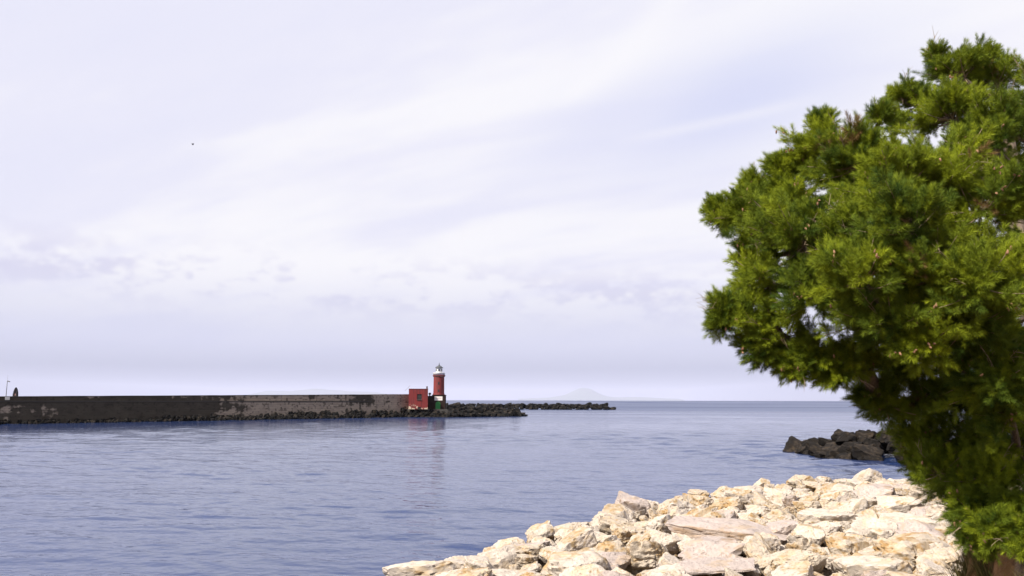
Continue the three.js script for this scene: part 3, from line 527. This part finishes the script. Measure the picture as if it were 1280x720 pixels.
// ------------------------------------------------------------------ pine on the bank
const barkMat = std({ color: rgb(0.16, 0.12, 0.09), map: stoneMap, bumpMap: stoneBump, bumpScale: 0.05, roughness: 1 });
const twigMat = std({ color: rgb(0.27, 0.20, 0.13), roughness: 1 });
function taper(points, r0, r1, sides = 7, seg = 8) {
  const c = new THREE.CatmullRomCurve3(points), g = new THREE.TubeGeometry(c, seg, 1, sides, false), p = g.attributes.position, v = new THREE.Vector3();
  for (let i = 0; i <= seg; i++) { const o = c.getPointAt(i / seg), r = mix(r0, r1, i / seg); for (let j = 0; j <= sides; j++) { const k = i * (sides + 1) + j; v.fromBufferAttribute(p, k).sub(o).multiplyScalar(r).add(o); p.setXYZ(k, v.x, v.y, v.z); } }
  g.computeVertexNormals(); return g;
}
function shootShape(seed, { n = 100, len = 0.17, needle = 0.095, spread = 1 }) {
  const r = rng(seed), pos = [], v = new THREE.Vector3(), ax = new THREE.Vector3(), side = new THREE.Vector3();
  for (let i = 0; i < n; i++) {
    const t = (i + r()) / n, a = i * 2.39996 + r(), open = mix(1.15, 0.42, t ** 1.6) * spread + 0.25 * (r() - 0.5), L = needle * (0.75 + 0.4 * r()) * mix(1, 0.85, t);
    ax.set(Math.cos(a) * Math.sin(open), Math.cos(open), Math.sin(a) * Math.sin(open)); side.set(-Math.sin(a), 0, Math.cos(a)).applyAxisAngle(ax, r() * 3).multiplyScalar(0.0017);
    const b = new THREE.Vector3(0, t * len, 0), mid = b.clone().addScaledVector(ax, L * 0.55), tip = b.clone().addScaledVector(ax, L); tip.y += L * 0.10;
    pos.push(...b.clone().add(side), ...b.clone().sub(side), ...mid.clone().add(side), ...b.clone().sub(side), ...mid.clone().sub(side), ...mid.clone().add(side), ...mid.clone().add(side), ...mid.clone().sub(side), ...tip);
  }
  const g = new THREE.BufferGeometry(); g.setAttribute('position', new THREE.Float32BufferAttribute(pos, 3)); g.computeVertexNormals(); return g;
}
const CLUMPS = [
  [3.20, 8.52, -10.4, 0.42], [3.02, 8.5, -10.6, 0.24], [2.95, 7.12, -10.0, 0.34], [2.76, 7.16, -10.1, 0.18], [3.38, 7.93, -10.4, 0.50], [3.80, 8.92, -10.4, 0.42], [4.10, 9.28, -10.2, 0.44], [4.35, 9.0, -9.8, 0.61],
  [3.56, 8.07, -9.6, 0.6], [3.35, 6.87, -10.0, 0.51], [3.65, 7.29, -9.4, 0.55], [3.8, 6.61, -9.9, 0.4], [4.11, 6.48, -9.7, 0.29], [4.17, 7.85, -9.0, 0.6], [4.17, 7.08, -9.2, 0.54], [4.59, 8.53, -9.2, 0.58],
  [7.31, 11.34, -12.4, 0.50], [8.08, 11.25, -12.6, 0.54], [6.39, 10.66, -12.0, 0.36], [6.54, 10.21, -11.4, 0.58], [6.98, 9.73, -11.0, 0.67], [5.28, 8.68, -9.4, 0.61], [5.14, 7.91, -9.8, 0.61], [5.49, 8.21, -8.9, 0.59],
  [5.39, 7.2, -9.8, 0.59], [5.22, 7.3, -8.2, 0.46], [5.38, 6.74, -9.0, 0.53], [4.72, 6.85, -9.80, 0.50], [5.24, 6.49, -10.60, 0.43], [4.84, 5.96, -10.40, 0.32], [5.42, 6.02, -10.60, 0.45], [6.13, 6.23, -10.80, 0.60], [6.60, 6.33, -10.50, 0.64], [5.46, 5.39, -10.60, 0.45],
  [5.96, 5.50, -10.60, 0.60], [6.33, 5.42, -10.20, 0.62], [5.70, 4.95, -10.40, 0.38], [6.07, 4.94, -10.00, 0.49], [5.68, 4.68, -9.80, 0.30], [5.83, 9.28, -12.2, 0.99], [6.83, 8.23, -12.8, 1.04], [7.98, 9.64, -13.0, 1.25], [4.92, 8.09, -12.0, 0.73],
  [7.62, 7.28, -12.5, 1.01], [8.45, 10.51, -11.6, 0.94], [7.24, 8.38, -10.0, 0.96], [6.43, 6.74, -9.0, 0.82], [7.18, 5.41, -10.4, 0.84], [9.2, 8.01, -11.5, 1.16], [10.24, 9.88, -12.4, 1.0],
  [4.9, 6.85, -8.5, 0.55], [5.25, 6.3, -8.7, 0.5], [4.5, 7.4, -8.4, 0.5], [5.6, 5.9, -9.0, 0.45], [3.6, 8.45, -10.2, 0.45], [3.2, 7.55, -10.0, 0.42], [4.3, 8.2, -10.6, 0.6],  // the nearest clumps here are added to shade the lower foliage
  [4.04, 6.33, -9.80, 0.12], [3.59, 6.40, -9.90, 0.12], [3.48, 6.46, -10.00, 0.16], [2.68, 7.18, -10.00, 0.11], [2.82, 8.58, -10.60, 0.12], [3.3, 8.9, -10.50, 0.12], [3.64, 9.12, -10.40, 0.12], [4.16, 9.68, -10.20, 0.10], [4.74, 9.57, -9.80, 0.14], [6.18, 10.74, -12.00, 0.17], [6.00, 10.20, -11.80, 0.14], [6.95, 11.6, -12.40, 0.15],
  [7.95, 11.7, -12.60, 0.14], [4.65, 6.14, -10.30, 0.17], [3.59, 6.49, -9.90, 0.28], [4.00, 6.38, -9.80, 0.24], [3.18, 6.63, -10.00, 0.24], [2.69, 7.00, -10.00, 0.14], [4.44, 6.46, -10.00, 0.20], [5.22, 5.12, -10.00, 0.30], [3.75, 7.3, -8.4, 0.48], [4.05, 6.9, -8.6, 0.42], [4.4, 6.62, -8.6, 0.42], [4.2, 7.9, -8.2, 0.48], [4.75, 7.2, -8.0, 0.45], [5.70, 5.07, -9.70, 0.47], [5.87, 4.83, -9.40, 0.40], [5.43, 4.71, -9.60, 0.25],  // front clumps in this row added to keep the lower mass in shade
  [5.50, 4.56, -9.30, 0.26], [5.78, 4.53, -9.10, 0.31], [5.42, 4.39, -9.60, 0.19]];
{
  const pine = thing('pine_tree', 'large bushy green pine leaning out from the earth bank over the pale boulders', 'tree', [8.0, 4.1, -10.6]);
  const O = pine.position, loc = (x, y, z) => new THREE.Vector3(x, y, z).sub(O), r = rng(123);
  const trunkPts = [loc(8.0, 3.6, -10.6), loc(7.7, 5.4, -10.5), loc(7.3, 6.9, -10.6), loc(7.3, 8.4, -11.2), loc(7.7, 9.8, -11.8), loc(7.9, 10.9, -12.3)];
  put('trunk', taper(trunkPts, 0.26, 0.06, 12, 24), barkMat, pine);
  // join every clump of foliage to the nearest wood that is already there
  const nodes = []; const tc = new THREE.CatmullRomCurve3(trunkPts); for (let i = 3; i <= 20; i++) nodes.push({ p: tc.getPointAt(i / 20), cost: 0 });
  const left = CLUMPS.map(([x, y, z, R]) => ({ p: loc(x, y, z), R }));
  while (left.length) {
    let best = 1e9, bi = 0, bn = null;
    left.forEach((c, i) => { for (const n of nodes) { const d = n.p.distanceTo(c.p) + 0.45 * n.cost + (n.p.y > c.p.y + 0.4 ? 0.4 : 0); if (d < best) { best = d; bi = i; bn = n; } } });
    const c = left.splice(bi, 1)[0]; c.parent = bn; c.cost = bn.cost + bn.p.distanceTo(c.p); nodes.push(c);
  }
  const limbs = nodes.filter((n) => n.parent);
  for (const n of limbs) { let k = n; while (k) { k.load = (k.load ?? 0) + 1; k = k.parent; } }
  const shoots = [], twigs = [], cones = [];
  for (const n of limbs) {
    const a = n.parent.p, b = n.p, L = a.distanceTo(b), rad = 0.018 + 0.017 * Math.sqrt(n.load), sag = new THREE.Vector3((r() - 0.5) * 0.2, -0.10, (r() - 0.5) * 0.2).multiplyScalar(L);
    put('limb', taper([a, a.clone().lerp(b, 0.35).add(sag), a.clone().lerp(b, 0.7).addScaledVector(sag, 0.7), b], rad * 1.35, rad * 0.8, 7, 10), barkMat, pine);
    const mood = r(), out = b.clone().sub(loc(7.4, 7.6, -11)).normalize(), count = Math.round(9 + 10 * n.R + n.R * n.R * 62);
    for (let i = 0; i < count; i++) {
      const d = new THREE.Vector3(r() * 2 - 1, r() * 2 - 1, r() * 2 - 1).normalize().addScaledVector(out, 0.5).add(new THREE.Vector3(0, 0.28, 0)).normalize();
      const reach = n.R * (0.55 + 0.38 * r() + (r() < 0.2 ? 0.42 * r() + 0.1 : 0)), from = b.clone().lerp(a, 0.35 * r() * Math.min(1, n.R / L)), end = b.clone().add(new THREE.Vector3(d.x, d.y * 0.85, d.z).multiplyScalar(reach));
      const mid = from.clone().lerp(end, 0.5).add(new THREE.Vector3(0, -0.06 * reach, 0)), c = new THREE.CatmullRomCurve3([from, mid, end]);
      twigs.push(taper([from, mid, end], 0.011, 0.004, 4, 5));
      if (r() < 0.07) {                                           // a dead twig that has lost its needles
        const far = end.clone().addScaledVector(d, 0.12 + 0.16 * r()); twigs.push(taper([mid, end, far], 0.006, 0.002, 4, 5));
        for (let k = 0; k < 4; k++) { const p0 = mid.clone().lerp(far, 0.35 + 0.6 * r()), p1 = p0.clone().addScaledVector(d, 0.08).add(new THREE.Vector3(r() - 0.5, r() - 0.4, r() - 0.5).multiplyScalar(0.2)); twigs.push(taper([p0, p0.clone().lerp(p1, 0.5).add(new THREE.Vector3(0, 0.01, 0)), p1], 0.004, 0.0015, 3, 3)); }
        continue;
      }
      const m = Math.round(11 + 12 * n.R + 4 * r()), dir = end.clone().sub(mid).normalize(), q = new THREE.Quaternion(), dry = r() < 0.015, age = r() ** 1.3;
      for (let k = 0; k < m; k++) {
        const t = k === 0 ? 1 : 0.25 + 0.75 * Math.sqrt(r()), p = c.getPointAt(t), w = new THREE.Vector3(r() * 2 - 1, r() * 2 - 1, r() * 2 - 1).normalize();
        const v = k === 0 ? dir.clone() : dir.clone().multiplyScalar(0.75).addScaledVector(w, 0.75).add(new THREE.Vector3(0, 0.25, 0)).normalize();
        if (k) p.addScaledVector(w, 0.05);
        q.setFromUnitVectors(new THREE.Vector3(0, 1, 0), v);
        shoots.push({ p, q: q.clone(), s: 0.42 + 0.5 * r(), tone: clamp(0.42 * age + 0.28 * mood + 0.5 * (r() - 0.25) ** 2 + 0.2 * r()), dry: dry && r() < 0.6 });
      }
      if (r() < 0.2) for (let k = 0; k < 3; k++) cones.push([end.clone().addScaledVector(dir, 0.02 + 0.05 * r()).add(new THREE.Vector3(r() - 0.5, r() - 0.5, r() - 0.5).multiplyScalar(0.07)), new THREE.Quaternion().setFromEuler(new THREE.Euler(r() * 6, r() * 6, 0))]);
    }
  }
  console.log('limbs', limbs.length, 'twigs', twigs.length, 'shoots', shoots.length);
  const tg = put('twigs', mergeGeometries(twigs), twigMat, pine); tg.userData.kind = 'stuff';
  const needles = new THREE.MeshPhysicalMaterial({ color: rgb(1, 1, 1), roughness: 0.75, metalness: 0, specularIntensity: 0.35, side: THREE.DoubleSide }), M = new THREE.Matrix4(), col = new THREE.Color();
  [shootShape(1, {}), shootShape(2, { n: 110, len: 0.21, needle: 0.085 }), shootShape(3, { n: 90, len: 0.13, needle: 0.105, spread: 1.15 })].forEach((g, k) => {
    const own = shoots.filter((_, i) => i % 3 === k), im = new THREE.InstancedMesh(g, needles, own.length);
    own.forEach((s, i) => {
      im.setMatrixAt(i, M.compose(s.p, s.q, new THREE.Vector3(s.s, s.s, s.s)));
      const c = s.dry ? [0.16, 0.10, 0.035] : mix3([0.026, 0.060, 0.007], [0.27, 0.315, 0.011], s.tone ** 1.15); im.setColorAt(i, col.setRGB(...c));
    });
    im.name = 'needle_foliage'; im.castShadow = im.receiveShadow = true; im.userData.kind = 'stuff'; pine.add(im);
  });
  const cone = new THREE.LatheGeometry([[0.001, 0], [0.011, 0.010], [0.013, 0.022], [0.009, 0.042], [0.001, 0.055]].map((p) => new THREE.Vector2(...p)), 7);
  const cg = put('cones', mergeGeometries(cones.map(([p, q]) => cone.clone().applyQuaternion(q).translate(p.x, p.y, p.z))), std({ color: rgb(0.24, 0.13, 0.07) }), pine); cg.userData.kind = 'stuff';
}

// ------------------------------------------------------------------ dry grass, low scrub and a stray green plant on the bank
{
  const r = rng(404), blades = [], v = new THREE.Vector3();
  for (let i = 0; i < 26; i++) {
    const a = r() * 6.28, lean = 0.15 + 0.75 * r(), h = 0.14 + 0.24 * r(), w = 0.0032, bx = 0.05 * (r() - 0.5), bz = 0.05 * (r() - 0.5), dx = Math.cos(a), dz = Math.sin(a);
    const mx = bx + dx * lean * h * 0.4, mz = bz + dz * lean * h * 0.4, tx = bx + dx * lean * h, tz = bz + dz * lean * h;
    blades.push(bx - dz * w, 0, bz + dx * w, bx + dz * w, 0, bz - dx * w, mx - dz * w, h * 0.62, mz + dx * w, bx + dz * w, 0, bz - dx * w, mx + dz * w, h * 0.62, mz - dx * w, mx - dz * w, h * 0.62, mz + dx * w, mx - dz * w, h * 0.62, mz + dx * w, mx + dz * w, h * 0.62, mz - dx * w, tx, h, tz);
  }
  const g = new THREE.BufferGeometry(); g.setAttribute('position', new THREE.Float32BufferAttribute(blades, 3)); g.computeVertexNormals();
  const N = 2600, im = new THREE.InstancedMesh(g, matt({ color: rgb(1, 1, 1), side: THREE.DoubleSide }), N), M = new THREE.Matrix4(), q = new THREE.Quaternion(), e = new THREE.Euler(), c = new THREE.Color(); let n = 0;
  for (let t = 0; t < 30000 && n < N; t++) {
    const x = 4 + 9 * r(), d = 5 + 9.5 * r(), b = bankness(x, d), k = [r(), r(), r(), r()];
    if (b < 0.12 || fbm(x * 1.4, d * 1.4, 60, 3) < 0.43 + 0.08 * k[3]) continue;
    const s = 0.7 + 0.9 * k[0];
    im.setMatrixAt(n, M.compose(new THREE.Vector3(x, ground(x, d) - 0.02, -d), q.setFromEuler(e.set((k[1] - 0.5) * 0.5, k[2] * 6.28, (k[3] - 0.5) * 0.5)), new THREE.Vector3(s, s, s)));
    im.setColorAt(n++, c.setRGB(...mix3([0.06, 0.075, 0.015], [0.26, 0.18, 0.085], k[1])));
  }
  im.count = n; im.name = 'dry_grass'; im.castShadow = im.receiveShadow = true; scene.add(im); tag(im, 'dry grass and low scrub tufts on the earth bank', 'grass', null, 'stuff');
  const weed = thing('broadleaf_weed', 'small fresh green leafy weed on the bare earth bank', 'plant', [3.98, ground(3.98, 6.35), -6.35]); weed.scale.setScalar(0.45);
  const leaf = new THREE.Shape(); leaf.moveTo(0, 0); leaf.quadraticCurveTo(0.085, 0.08, 0.06, 0.18); leaf.quadraticCurveTo(0.03, 0.26, 0, 0.28); leaf.quadraticCurveTo(-0.03, 0.26, -0.06, 0.18); leaf.quadraticCurveTo(-0.085, 0.08, 0, 0);
  const lg = new THREE.ExtrudeGeometry(leaf, { depth: 0.004, bevelEnabled: false, curveSegments: 6 }), lm = std({ color: rgb(0.07, 0.2, 0.05), roughness: 0.5 });
  for (let i = 0; i < 9; i++) { const m = put('leaf', lg, lm, weed); m.rotation.set(0.35 + 0.7 * r(), i * 0.7 + r(), 0, 'YXZ'); m.position.y = 0.1 + 0.16 * r(); const k = 0.8 + 0.5 * r(); m.scale.set(k, k, k); }
  put('stem', new THREE.CylinderGeometry(0.008, 0.012, 0.34, 6).translate(0, 0.15, 0), lm, weed);
}

renderer.render(scene, camera);
